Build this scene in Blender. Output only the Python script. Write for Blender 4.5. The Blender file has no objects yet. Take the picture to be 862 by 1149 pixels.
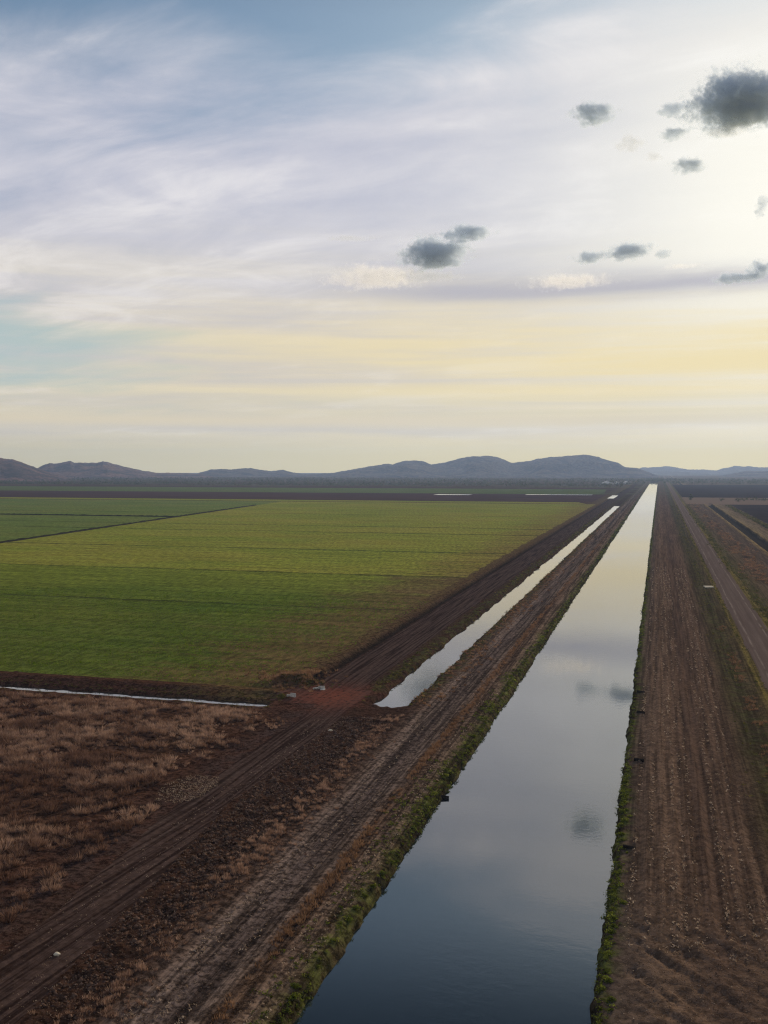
import bpy, bmesh, math, random
import numpy as np
from mathutils import Vector
R = math.radians
random.seed(7)
rng = np.random.default_rng(11)
scene = bpy.context.scene
COL = scene.collection

# ------------------------------------------------------------------ camera numbers
IMW, IMH, FPX, CAMZ = 862., 1149., 1103., 32.
PITCH = math.atan((574.5 - 526.) / FPX)
YAW = math.atan((740. - 431.) * math.cos(PITCH) / FPX)
SUN_AZ, SUN_EL = R(8.0), R(14.0)
SUN = Vector((math.sin(SUN_AZ) * math.cos(SUN_EL), math.cos(SUN_AZ) * math.cos(SUN_EL), math.sin(SUN_EL)))

def ray(px, py):
    "direction in the world of a point of the photograph (used only to survey where things stand)"
    a, b = (px - 431.) / FPX, -(py - 574.5) / FPX
    cw, sw, cp, sp = math.cos(YAW), math.sin(YAW), math.cos(PITCH), math.sin(PITCH)
    f, r, u = (-sw * cp, cw * cp, -sp), (cw, sw, 0), (-sw * sp, cw * sp, cp)
    return Vector([f[i] + a * r[i] + b * u[i] for i in range(3)])

def at(px, py, z=0.):
    d = ray(px, py); t = (z - CAMZ) / d.z
    return d.x * t, d.y * t

# ------------------------------------------------------------------ tagging and linking
def tag(o, label, cat, group=None, kind=None):
    o['label'] = label; o['category'] = cat
    if group: o['group'] = group
    if kind: o['kind'] = kind
    return o

def link(name, me, mat=None, parent=None):
    o = bpy.data.objects.new(name, me); COL.objects.link(o)
    if mat and me is not None: me.materials.append(mat)
    if parent: o.parent = parent
    return o

def mesh_np(name, v, f, smooth=False, tint=None):
    "mesh out of numpy arrays; f is (n,3) or (n,4)"
    me = bpy.data.meshes.new(name)
    n, k = len(f), f.shape[1]
    me.vertices.add(len(v)); me.vertices.foreach_set('co', np.ascontiguousarray(v, dtype=np.float32).ravel())
    me.loops.add(n * k); me.loops.foreach_set('vertex_index', np.ascontiguousarray(f, dtype=np.int32).ravel())
    me.polygons.add(n); me.polygons.foreach_set('loop_start', np.arange(0, n * k, k, dtype=np.int32))
    if smooth: me.polygons.foreach_set('use_smooth', np.ones(n, dtype=bool))
    if tint is not None:
        at_ = me.attributes.new('tint', 'FLOAT', 'POINT')
        at_.data.foreach_set('value', np.ascontiguousarray(tint, dtype=np.float32))
    me.update(); me.validate()
    return me

# ------------------------------------------------------------------ noise in numpy
def _hash(ix, iy, s):
    h = (ix.astype(np.int64) * 374761393 + iy.astype(np.int64) * 668265263 + s * 1442695041) & 0xffffffff
    h = ((h ^ (h >> 13)) * 1274126177) & 0xffffffff
    return ((h ^ (h >> 16)) & 0xffff) / 65535.0

def vnoise(x, y, s=0):
    x, y = np.broadcast_arrays(np.asarray(x, float), np.asarray(y, float))
    ix, iy = np.floor(x), np.floor(y); fx, fy = x - ix, y - iy
    fx, fy = fx * fx * (3 - 2 * fx), fy * fy * (3 - 2 * fy)
    a, b = _hash(ix, iy, s), _hash(ix + 1, iy, s); c, d = _hash(ix, iy + 1, s), _hash(ix + 1, iy + 1, s)
    return (a + (b - a) * fx) * (1 - fy) + (c + (d - c) * fx) * fy

def fbm(x, y, s=0, o=4):
    t, amp, n = 0., 1., 0.
    for k in range(o):
        t = t + amp * (vnoise(x * 2 ** k + 17.3 * k, y * 2 ** k - 9.1 * k, s + k) - .5); n += amp; amp *= .5
    return 2 * t / n

def sst(x, a, b):
    t = np.clip((x - a) / (b - a), 0, 1)
    return t * t * (3 - 2 * t)

def bump1(x, c, w): return np.exp(-((x - c) / w) ** 2)

# ------------------------------------------------------------------ node helper
class S:
    def __init__(s, nt, k): s.nt, s.k = nt, k
    def _m(s, op, *a, clamp=False):
        n = s.nt.nodes.new('ShaderNodeMath'); n.operation = op; n.use_clamp = clamp
        for i, q in enumerate((s,) + a):
            if isinstance(q, S): s.nt.links.new(q.k, n.inputs[i])
            else: n.inputs[i].default_value = q
        return S(s.nt, n.outputs[0])
    def __add__(s, o): return s._m('ADD', o)
    __radd__ = __add__
    def __mul__(s, o): return s._m('MULTIPLY', o)
    __rmul__ = __mul__
    def __sub__(s, o): return s._m('SUBTRACT', o)
    def __rsub__(s, o): return (s * -1.) + o
    def __truediv__(s, o): return s._m('DIVIDE', o)
    def pw(s, e): return s._m('POWER', e)
    def mx(s, o): return s._m('MAXIMUM', o)
    def mn(s, o): return s._m('MINIMUM', o)
    def sat(s): return s._m('ADD', 0., clamp=True)
    def fn(s, op, *a): return s._m(op, *a)
    def ss(s, a, b, lo=0., hi=1.):
        n = s.nt.nodes.new('ShaderNodeMapRange'); n.interpolation_type = 'SMOOTHSTEP'
        s.nt.links.new(s.k, n.inputs[0])
        for i, q in enumerate((a, b, lo, hi)): n.inputs[i + 1].default_value = q
        return S(s.nt, n.outputs[0])
    def gauss(s, c, w):
        q = (s - c) * (1. / w)
        return (q * q * -1.).fn('EXPONENT')

class NT:
    def __init__(s, nt): s.nt = nt; nt.nodes.clear()
    def new(s, t): return s.nt.nodes.new(t)
    def put(s, sock, v):
        if isinstance(v, S): s.nt.links.new(v.k, sock)
        elif isinstance(v, (tuple, list)) and len(v) == 3 and sock.type == 'RGBA': sock.default_value = (*v, 1)
        else: sock.default_value = v
    def pos(s): return S(s.nt, s.new('ShaderNodeNewGeometry').outputs['Position'])
    def sep(s, v):
        n = s.new('ShaderNodeSeparateXYZ'); s.put(n.inputs[0], v)
        return [S(s.nt, q) for q in n.outputs]
    def vec(s, x, y, z=0.):
        n = s.new('ShaderNodeCombineXYZ')
        for i, q in enumerate((x, y, z)): s.put(n.inputs[i], q)
        return S(s.nt, n.outputs[0])
    def noise(s, v, sc=1., det=5., ro=.55, dist=0.):
        n = s.new('ShaderNodeTexNoise'); s.put(n.inputs['Vector'], v)
        for k, q in (('Scale', sc), ('Detail', det), ('Roughness', ro), ('Distortion', dist)): s.put(n.inputs[k], q)
        return S(s.nt, n.outputs['Fac'])
    def vor(s, v, sc=1.):
        n = s.new('ShaderNodeTexVoronoi'); s.put(n.inputs['Vector'], v); n.inputs['Scale'].default_value = sc
        return S(s.nt, n.outputs['Distance'])
    def mix(s, f, a, b):
        n = s.new('ShaderNodeMix'); n.data_type = 'RGBA'
        s.put(n.inputs[0], f); s.put(n.inputs[6], a); s.put(n.inputs[7], b)
        return S(s.nt, n.outputs[2])
    def mixop(s, op, f, a, b):
        n = s.new('ShaderNodeMix'); n.data_type = 'RGBA'; n.blend_type = op
        s.put(n.inputs[0], f); s.put(n.inputs[6], a); s.put(n.inputs[7], b)
        return S(s.nt, n.outputs[2])
    def ramp(s, f, stops):
        n = s.new('ShaderNodeValToRGB'); s.put(n.inputs[0], f); e = n.color_ramp.elements
        while len(e) > 1: e.remove(e[-1])
        for i, (p, c) in enumerate(stops):
            q = e[0] if i == 0 else e.new(p)
            q.position = p; q.color = (*c, 1)
        return S(s.nt, n.outputs[0])
    def attr(s, name):
        n = s.new('ShaderNodeAttribute'); n.attribute_name = name
        return S(s.nt, n.outputs['Fac'])
    def bump(s, h, st=.5, d=.1):
        n = s.new('ShaderNodeBump'); s.put(n.inputs['Height'], h)
        n.inputs['Strength'].default_value = st; n.inputs['Distance'].default_value = d
        return S(s.nt, n.outputs[0])
    def diffuse(s, c, nrm=None, rough=1., spec=.15):
        if spec <= .15:
            n = s.new('ShaderNodeBsdfDiffuse'); s.put(n.inputs['Color'], c)
            if nrm: s.put(n.inputs['Normal'], nrm)
            return S(s.nt, n.outputs[0])
        n = s.new('ShaderNodeBsdfPrincipled'); s.put(n.inputs['Base Color'], c); s.put(n.inputs['Roughness'], rough)
        s.put(n.inputs['Specular IOR Level'], spec)
        if nrm: s.put(n.inputs['Normal'], nrm)
        return S(s.nt, n.outputs[0])
    def leaf(s, c, k=.4):
        a = s.new('ShaderNodeBsdfDiffuse'); s.put(a.inputs['Color'], c)
        b = s.new('ShaderNodeBsdfTranslucent'); s.put(b.inputs['Color'], c)
        m = s.new('ShaderNodeMixShader'); m.inputs[0].default_value = k
        s.nt.links.new(a.outputs[0], m.inputs[1]); s.nt.links.new(b.outputs[0], m.inputs[2])
        return S(s.nt, m.outputs[0])
    def out(s, sh, slot='Surface'):
        n = s.new('ShaderNodeOutputMaterial'); s.put(n.inputs[slot], sh)

def mat(name):
    m = bpy.data.materials.new(name); m.use_nodes = True
    return m, NT(m.node_tree)

# ------------------------------------------------------------------ materials
def m_soil():
    "bare ground: what grows or lies on it changes across the canal reserve (X) as surveyed"
    m, n = mat('bare_soil'); p = n.pos(); x, y, z = n.sep(p)
    streak = n.vec(x * 1.0, y * .02, 0.)
    wob = n.noise(n.vec(x * .12, y * .06, 0.), 1., 4.) - .5
    wob2 = n.noise(p, .8, 3.) - .5
    xx = x + wob * 2.2 + wob2 * .9
    lo, hi = -70., 70.
    P = lambda v: (v - lo) / (hi - lo)
    dk, mid, red = (.034, .019, .014), (.075, .05, .038), (.13, .05, .03)
    stops = [(-70, (.046, .024, .017)), (-54, (.088, .066, .030)), (-52, (.080, .056, .028)), (-49.5, (.022, .015, .012)), (-45, (.046, .031, .028)),
             (-40, (.036, .021, .015)), (-33, (.034, .020, .015)), (-31, (.052, .034, .026)),
             (-29, (.112, .093, .086)), (-27, (.056, .046, .045)), (-25.3, (.100, .082, .074)), (-24, (.068, .046, .033)),
             (-22.5, (.105, .081, .067)), (-20.8, (.046, .040, .022)), (-19.5, (.02, .016, .012)), 
             (-3.3, (.022, .019, .012)), (-2.3, (.078, .060, .050)), (1., (.108, .076, .056)), (4., (.078, .054, .042)), (8., (.094, .066, .049)),
             (10., (.045, .037, .022)), (13.6, (.058, .046, .027)), (15.0, (.095, .077, .032)), (21.5, (.105, .088, .034)), (24., (.075, .058, .034)),
             (33., (.088, .066, .050)), (38., (.075, .058, .046)), (39.6, (.17, .13, .07)), (40.4, (.022, .019, .016)), (45.6, (.022, .019, .016)), (46.6, (.17, .14, .085)), (60., (.085, .064, .049))]
    c = n.ramp((xx - lo) / (hi - lo), [(P(a), b) for a, b in stops])
    # dry grass paddock and rough country south of the ditch keep their own reddish brown
    g1 = n.noise(p, .35, 6., .6); g2 = n.noise(p, 2.5, 5., .65)
    c = n.mix((g1.ss(.45, .62) * x.ss(-30., -44.)) * .5, c, (.055, .026, .018))
    c = n.mix(x.gauss(-50.2, .75) * y.ss(136., 142.) * .9, c, (.012, .009, .007))
    c = n.mix(y.ss(127., 123.) * x.ss(-45., -49.) * .9, c, n.mix(g1.ss(.4, .6), (.040, .020, .014), (.062, .034, .024)))
    # red dirt of the crossing
    rm = (x - (-44.5)).gauss(0., 5.5) * (y - 131.).gauss(0., 6.0) * g1.ss(.36, .56)
    c = n.mix(rm * .95, c, (.155, .054, .035))
    # sparse green cover on the verges
    gm = (xx.gauss(11.6, 1.5) * .42 + xx.gauss(24., 2.0) * .5 + xx.gauss(-39.2, 1.4) * y.ss(128., 140.) * .55 + xx.gauss(-31.5, 1.2) * y.ss(126., 140.) * .6
          + xx.gauss(-20.9, .8) * .7 + xx.gauss(-2.9, .7) * .8 + xx.gauss(58., 1.5) * y.ss(420., 600.) * .9)
    gm = gm * n.noise(p, .5, 5., .6).ss(.42, .60)
    c = n.mix(gm, c, (.060, .078, .022))
    gl = n.noise(n.vec(x * .3, y * .06), 1., 4.).ss(.3, .6)
    c = n.mix((x.gauss(39.7, .45) * .95 + x.gauss(46.7, .5) * .7).sat() * gl, c, (.25, .185, .075))
    c = n.mix((x.gauss(22.0, .6) + x.gauss(14.8, .35)).sat() * gl * .8, c, (.155, .130, .036))
    c = n.mix((x.gauss(30.5, 1.7) * n.noise(n.vec(x * .2, y * .022), 1., 3.).ss(.52, .62) * y.ss(140., 180.)) * .85, c, (.030, .020, .015))
    # long streaks left by grader and plough along the canal
    st = n.noise(streak, 2.6, 3., .55) * .6 + n.noise(n.vec(x * .8 + 9., y * .012, 0.), 1., 3.) * .4
    c = n.mixop('MULTIPLY', x.ss(-32., -29.) * (y.ss(62., 80.) * .6 + (x.ss(-4., -6.) * .4)).mx(x.ss(-4., -6.)).sat(), c, n.mix(st.ss(.41, .59), (.46, .43, .41), (1.5, 1.44, 1.38)))
    # clods and pale straw
    c = n.mixop('MULTIPLY', x.ss(-4., -2.) * -.45 + 1., c, n.mix((g2 * .6 + n.noise(p, 1.1, 3., .6) * .4).ss(.41, .59), (.42, .39, .37), (1.62, 1.54, 1.46)))
    fine = n.noise(p, 9., 4., .7)
    c = n.mix(fine.ss(.58, .70) * .6, c, (.24, .185, .14))
    c = n.mix(x.ss(22., 26.) * y.ss(925., 940.) * y.ss(1165., 1150.), c, (.16, .115, .085))
    far = n.noise(n.vec(x * .004, y * .012), 1., 5.)
    c = n.mix(y.ss(900., 1500.) * far.ss(.4, .6) * .7, c, (.075, .075, .04))
    h = g2 * .6 + fine * .35 + n.noise(p, 24., 2.) * .15
    n.out(n.diffuse(c, n.bump(h, .9, .16)))
    return m

def m_track():
    m, n = mat('packed_dirt'); p = n.pos(); x, y, z = n.sep(p)
    xr = x + (y * -1. + 85.).mx(0.) * .10
    s = n.noise(n.vec(xr * 2.6, y * .05), 1., 3., .55)
    c = n.mix(s.ss(.40, .60), (.024, .015, .013), (.068, .046, .040))
    rut = ((xr + 42.6).gauss(0., .22) + (xr + 40.7).gauss(0., .22)) * n.noise(n.vec(xr * .5, y * .15), 1., 3.).ss(.3, .6)
    c = n.mix(rut.sat() * .6, c, (.085, .062, .054))
    g = n.noise(p, 1.6, 6., .65)
    c = n.mixop('MULTIPLY', 1., c, n.mix(g.ss(.3, .7), (.65, .63, .6), (1.3, 1.28, 1.25)))
    c = n.mix(n.noise(p, 11., 3.).ss(.62, .74) * .4, c, (.16, .13, .105))
    rm = (x - (-44.)).gauss(0., 6.0) * (y - 130.).gauss(0., 7.0) * g.ss(.32, .55)
    c = n.mix(rm * .95, c, (.155, .054, .035))
    n.out(n.diffuse(c, n.bump(s * .5 + g * .6, .8, .1)))
    return m

def m_road():
    m, n = mat('road_gravel'); p = n.pos(); x, y, z = n.sep(p)
    w = n.noise(n.vec(x * .2, y * .05), 1., 3.) - .5
    xx = x + w * .5
    s = n.noise(n.vec(x * 1.6, y * .03), 1., 5., .6)
    c = n.mix(s.ss(.3, .7), (.092, .068, .058), (.128, .097, .084))
    lines = xx.gauss(16.5, .16) + xx.gauss(20.1, .16) * .9 + xx.gauss(18.3, .3) * .2
    c = n.mix(lines.sat() * n.noise(n.vec(x, y * .15), 1., 4.).ss(.3, .6) * .55, c, (.27, .225, .20))
    g = n.noise(p, 6., 6., .7)
    c = n.mixop('MULTIPLY', 1., c, n.mix(g.ss(.25, .75), (.78, .77, .76), (1.2, 1.2, 1.2)))
    n.out(n.diffuse(c, n.bump(g, .4, .03), .9))
    return m

BUNDS = [213.5, 283., 366., 470., 520., 655.]
def m_crop(name, green, dry, soil, share, haze_tone=None):
    "young crop in drilled rows running across, soil showing through"
    m, n = mat(name); p = n.pos(); x, y, z = n.sep(p)
    rows = n.noise(n.vec(x * .06, y * .8), 1., 6., .66)
    band = n.noise(n.vec(x * .022, y * .33), 1., 4., .6)
    rows2 = n.noise(n.vec(x * .25, y * 1.7), 1., 5., .65)
    patch = n.noise(n.vec(x * .012, y * .02), 1., 5., .55)
    c = n.mix(patch.ss(.35, .65), green, dry)
    if haze_tone: c = n.mix((y + (patch - .5) * 120.).ss(165., 300.), c, haze_tone)  # brightens with distance: haze and lens falloff painted into the crop colour
    east = x.ss(-105., -54.)
    bare = (rows * .5 + rows2 * .35 + n.noise(p, .09, 5.) * .35 + east * .30).ss(.65 - share, .93 - share)
    c = n.mix(bare, c, soil)
    fine = n.noise(p, 4., 5., .7)
    c = n.mixop('MULTIPLY', 1., c, n.mix(fine.ss(.3, .7), (.55, .55, .55), (1.45, 1.45, 1.45)))
    c = n.mixop('MULTIPLY', 1., c, n.mix(band.ss(.40, .60), (.84, .83, .81), (1.12, 1.13, 1.12)))
    sp = n.noise(n.vec(x * .9, y * .24), 1., 5., .72)
    c = n.mixop('MULTIPLY', 1., c, n.mix(sp.ss(.36, .64), (.66, .66, .67), (1.34, 1.34, 1.28)))
    yw = y + (n.noise(n.vec(x * .03, 0.), 1., 3.) - .5) * 2.5
    for yb in BUNDS: c = n.mix(yw.gauss(yb, .45 + yb / 900.) * n.noise(n.vec(x * .3, yb), 1., 3.).ss(.25, .5, .35, .85), c, (.030, .034, .012))
    h = rows2 * .7 + fine * .6 + rows * .5
    n.out(n.diffuse(c, n.bump(h, .7, .15), 1., .05))
    return m

def m_tilled(name, a, b):
    m, n = mat(name); p = n.pos(); x, y, z = n.sep(p)
    r = n.noise(n.vec(x * .01, y * .05), 1., 5.); q = n.noise(n.vec(x * .35, y * .02), 1., 5.)
    c = n.mix((r * .6 + q * .4).ss(.35, .65), a, b)
    n.out(n.diffuse(c, n.bump(q, .5, .3)))
    return m

def m_water(name, body, wave=1.):
    m, n = mat(name); p = n.pos(); x, y, z = n.sep(p)
    w = n.noise(n.vec(x * .5, y * .9), 1.3, 5., .6) * .55 + n.noise(n.vec(x * 2.2, y * 4.), 1., 4., .6) * .12
    calm = n.noise(n.vec(x * .05, y * .02), 1., 3.).ss(.38, .62, .25, 1.)
    bp = n.bump(w * calm, .012 * wave, 1.)
    fr = n.new('ShaderNodeFresnel'); fr.inputs['IOR'].default_value = 2.1
    n.put(fr.inputs['Normal'], bp)
    g = n.new('ShaderNodeBsdfGlossy'); g.inputs['Roughness'].default_value = .012; n.put(g.inputs['Normal'], bp)
    g.inputs['Color'].default_value = (1, 1, 1, 1)
    mud = n.noise(n.vec(x * .2, y * .05), 1., 4.)
    d = n.new('ShaderNodeBsdfDiffuse'); n.put(d.inputs['Color'], n.mix(mud, body, tuple(q * 1.3 for q in body)))
    mx = n.new('ShaderNodeMixShader'); n.put(mx.inputs[0], (S(n.nt, fr.outputs[0]) * 1.05).mn(1.))
    n.nt.links.new(d.outputs[0], mx.inputs[1]); n.nt.links.new(g.outputs[0], mx.inputs[2])
    n.out(S(n.nt, mx.outputs[0]))
    return m

def m_plant(name, stops, k=.4):
    m, n = mat(name)
    n.out(n.leaf(n.ramp(n.attr('tint'), stops), k))
    return m

def m_plain(name, a, b, sc=3., rough=.9, st=.3):
    m, n = mat(name); p = n.pos(); f = n.noise(p, sc, 6., .65)
    n.out(n.diffuse(n.mix(f.ss(.3, .7), a, b), n.bump(f, st, .05), rough))
    return m

def m_hill(name, a, b, c3):
    m, n = mat(name); p = n.pos(); x, y, z = n.sep(p)
    f = n.noise(p, .006, 7., .62); g = n.noise(p, .03, 6., .7)
    c = n.mix(f.ss(.38, .62), a, b); c = n.mix(g.ss(.48, .62) * .7, c, c3)
    c = n.mixop('MULTIPLY', 1., c, n.mix(n.noise(p, .11, 4., .7).ss(.35, .65), (.6, .6, .6), (1.35, 1.35, 1.35)))
    n.out(n.diffuse(c, n.bump(f + g * .6, 1., 22.)))
    return m

M = {}
M['soil'] = m_soil(); M['track'] = m_track(); M['road'] = m_road()
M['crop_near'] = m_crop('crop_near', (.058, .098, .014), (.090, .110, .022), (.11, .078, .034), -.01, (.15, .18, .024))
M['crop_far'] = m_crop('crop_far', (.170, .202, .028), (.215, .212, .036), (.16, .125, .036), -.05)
M['crop_side'] = m_crop('crop_side', (.105, .150, .034), (.13, .155, .04), (.09, .07, .03), -.06)
M['crop_distant'] = m_crop('crop_distant', (.075, .11, .03), (.09, .115, .035), (.06, .05, .03), -.05)
M['tilled_purple'] = m_tilled('tilled_purple', (.042, .021, .022), (.066, .035, .035))
M['tilled_dark'] = m_tilled('tilled_dark', (.018, .012, .013), (.030, .021, .022))
M['canal'] = m_water('canal_water', (.010, .016, .020)); M['drain'] = m_water('drain_water', (.03, .03, .026), 1.6)
M['pond'] = m_water('pond_water', (.05, .05, .045), 2.)
M['straw'] = m_plant('dry_grass', [(0, (.050, .026, .019)), (.3, (.125, .070, .050)), (.62, (.235, .145, .106)), (1, (.46, .325, .25))])
M['rust'] = m_plant('rusty_grass', [(0, (.08, .042, .026)), (.5, (.19, .108, .062)), (1, (.33, .21, .13))])
M['green'] = m_plant('green_leaves', [(0, (.028, .036, .008)), (.4, (.062, .080, .014)), (.75, (.13, .16, .026)), (1, (.24, .26, .05))])
M['weed'] = m_plant('verge_weeds', [(0, (.034, .036, .011)), (.5, (.070, .074, .019)), (.8, (.135, .115, .034)), (1, (.26, .185, .085))])
M['crop_leaf'] = m_plant('crop_leaves', k=.55, stops=[(0, (.040, .072, .008)), (.5, (.090, .150, .014)), (1, (.19, .235, .030))])
M['tree_leaf'] = m_plant('tree_leaves', [(0, (.028, .036, .018)), (.5, (.052, .062, .028)), (1, (.085, .092, .045))], .25)
M['clod'] = m_plain('soil_clods', (.052, .032, .024), (.15, .098, .074), 1.5)
M['bank_dark'] = m_plain('dark_bank', (.014, .014, .009), (.032, .030, .018), 1.)
M['chip'] = m_plant('straw_chips', [(0, (.16, .11, .075)), (.6, (.36, .28, .21)), (1, (.62, .53, .43))], .3)
M['concrete'] = m_plain('concrete', (.36, .35, .33), (.58, .57, .54), 4.)
M['pipe'] = m_plain('black_plastic', (.010, .009, .009), (.026, .023, .022), 8., .6)
M['stone'] = m_plain('pale_stone', (.42, .38, .30), (.60, .56, .46), 9.)
M['shed_wall'] = m_plain('painted_sheet', (.55, .55, .55), (.68, .68, .67), .5, .6)
M['shed_roof'] = m_plain('roof_sheet', (.72, .73, .75), (.82, .83, .84), .5, .5)
M['shed_door'] = m_plain('door_sheet', (.10, .11, .12), (.16, .17, .18), .5, .6)
M['bark'] = m_plain('bark', (.06, .045, .035), (.12, .09, .07), 3.)
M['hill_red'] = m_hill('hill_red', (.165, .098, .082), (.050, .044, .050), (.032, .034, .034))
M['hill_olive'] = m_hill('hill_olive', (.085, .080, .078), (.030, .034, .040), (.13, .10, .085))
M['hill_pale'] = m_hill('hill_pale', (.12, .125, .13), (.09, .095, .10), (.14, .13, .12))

# ------------------------------------------------------------------ terrain
WATER = -.6
def track_centre(y): return -41.6 + np.maximum(0, 85 - y) * .10
def height(x, y):
    x, y = np.broadcast_arrays(np.asarray(x, float), np.asarray(y, float))
    far = 1 / (1 + (y / 260.) ** 2)
    big, sm = fbm(x / 7., y / 7., 3), fbm(x / 1.3, y / 1.3, 9)
    z = (.07 * big + .05 * sm) * (.3 + .7 * far)
    # rough broken ground west of the canal bank
    rough = sst(x, -41.5, -40) * sst(-x, 31, 33) * sst(-y, -123, -119)
    rough = rough * sst(x - track_centre(y), 2.0, 3.4)
    z = z + rough * (.25 * fbm(x / .75, y / 1.1, 21) + .12 * fbm(x / .3, y / .35, 31, 3))
    pad = sst(-x, 43, 47) * sst(-y, -122, -118)
    z = z + pad * (.22 * fbm(x / 3., y / 3., 41))
    # bank crests beside the canal and windrows along it
    z = z + .42 * bump1(x, -23., 2.2) + .18 * bump1(x, -30.8, 1.2) + .12 * bump1(x, -25.1, .6) + .30 * bump1(x, 2., 4.)
    fur = sst(x, -2.4, -1.4) * sst(-x, -9.5, -8.) * sst(y, 62, 76)
    ph = 2.2 * fbm(x * 0 + 3.3, y / 45., 51) + .7 * fbm(x / 2., y / 8., 52)
    z = z + fur * (.10 * np.sin(2 * np.pi * x / 1.15 + ph) + .05 * np.sin(2 * np.pi * x / .47 + 2 * ph) + .06 * fbm(x / .35, y / .9, 53, 3))
    z = z - fur * .16 * bump1(x + .35 * fbm(x * 0, y / 30., 54), 4.6, .45)
    ne = sst(x, -2.2, -1.2) * sst(-y, -78, -64)
    z = z + ne * (.38 * fbm((x + y * .8) / 1.2, (y - x * .8) / 6.5, 61) + .12 * fbm(x / .4, y / .4, 62))
    z = z - .30 * bump1(x, 11.6, 1.9) * sst(x, 8, 10)
    lb = sst(x, -30.5, -29.2) * sst(-x, 20.8, 22)
    z = z + lb * (.035 * np.sin(2 * np.pi * x / .7 + ph) + .06 * fbm(x / .5, y / 2., 63))
    # tracks and road
    tc = track_centre(y)
    tw = bump1(x, tc, 2.2) * sst(-y, -126, -118) + sst(x, -49.2, -48) * sst(-x, 40.8, 42) * sst(y, 128, 134)
    z = z * (1 - .75 * np.clip(tw, 0, 1)) - .07 * np.clip(tw, 0, 1)
    for dx in (-1.0, .9): z = z - .06 * bump1(x, tc + dx, .28) * sst(-y, -126, -118)
    rd = sst(x, 14.9, 15.6) * sst(-x, -21.7, -21.0)
    z = z * (1 - rd) + rd * (.24 - .012 * (x - 18.3) ** 2)
    # crop land
    cf = sst(-x, 54, 56) * sst(y, 132, 134)
    z = z * (1 - .6 * cf) + cf * (.05 * fbm(x / 6., y / .9, 71) + .05 * fbm(x / .8, y / .5, 72, 3)) * sst(-y, -600, -300)
    for yb in BUNDS:
        yc = yb + .085 * (x + 60) * -1 * .0 + .6 * fbm(x / 40., 0., int(yb))
        z = z + cf * .22 * (.6 + .8 * vnoise(x / 3., y * 0, 77)) * bump1(y, yc, .55 + yb / 700.)
    # field ditch along the crop, x = -50
    z = z - .55 * bump1(x + .3 * fbm(x * 0, y / 14., 81), -50.2, .75) * sst(y, 136, 142)
    z = z + .22 * bump1(x, -51.9, .8) * sst(y, 133, 140)
    # levee and irrigation ditch along y = 124
    dl = sst(-x, 50.2, 52.4)
    edge = .4 * fbm(x / 4., 0., 91) + .15 * fbm(x / .9, 0., 92)
    z = z + (.48 + .22 * fbm(x / 2.2, y / 1.5, 94)) * bump1(y + edge * .8, 129.2, 1.7) * sst(-x, 48, 53) * (1 + .0 * x)
    z = z - dl * .18 * sst(y, 116., 121.) * sst(-y, -123.6, -122.) - dl * .75 * sst(y + edge * 1.1, 122.5, 123.5) * sst(-(y + edge * 1.2), -125.9, -124.6)
    # spoil heaps round the culvert
    for hx, hy, hz, hw in HEAPS: z = z + hz * np.exp(-((x - hx) ** 2 + (y - hy) ** 2) / hw ** 2) * (1 + .5 * fbm(x / .9, y / .9, 93))
    # small drain beside the canal
    e2 = .55 * fbm(x * 0 + 1, y / 5., 101) + .3 * fbm(x * 0 + 1, y / 1.3, 102)
    e3 = .55 * fbm(x * 0 + 7, y / 4., 103) + .3 * fbm(x * 0 + 7, y / 1.1, 104)
    z = z - 1.35 * sst(x + e2, -38.6, -36.9) * sst(-(x + e3), 31.9, 33.6) * sst(y + 1.5 * fbm(x / 1.7, 0., 105), 126.4, 128.6) * sst(-y, -896, -888)
    # the canal itself
    c2 = .30 * fbm(x * 0 + 2, y / 6., 111) + .28 * fbm(x * 0 + 2, y / 1.2, 112)
    c3 = .30 * fbm(x * 0 + 5, y / 7., 113) + .24 * fbm(x * 0 + 5, y / 1.1, 114)
    z = z - 2.2 * sst(x + c2, -20.9, -19.0) * sst(-(x + c3), 2.9, 4.3) * sst(-y, -2445, -2435)
    # drain beyond the road with its two levees
    on = sst(-y, -985, -955)
    z = z + on * (.55 * bump1(x, 39.6, .8) + .6 * bump1(x, 46.6, .8)) - on * 1.3 * sst(x, 40.2, 42.) * sst(-x, -46., -44.6)
    z = z + .35 * fbm(x / 5., y / 9., 121) * sst(x, 24, 27) * sst(-x, -38.5, -36)
    return z

BUNDS = [213.5, 283., 366., 470., 520., 655.]
HEAPS = [(-51.6, 138.8, .9, 2.0), (-54.2, 137.6, .8, 1.6), (-49.9, 141.2, .8, 1.3), (-56.5, 135.5, .6, 1.5), (-50.5, 143.5, .7, 1.8)]

def grow(a, step, ratio, end):
    out = [a]
    while abs(out[-1]) < end or (out[-1] - a) * np.sign(step) <= 0:
        out.append(out[-1] + step); step *= ratio
        if abs(out[-1]) >= end: break
    return out

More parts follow.
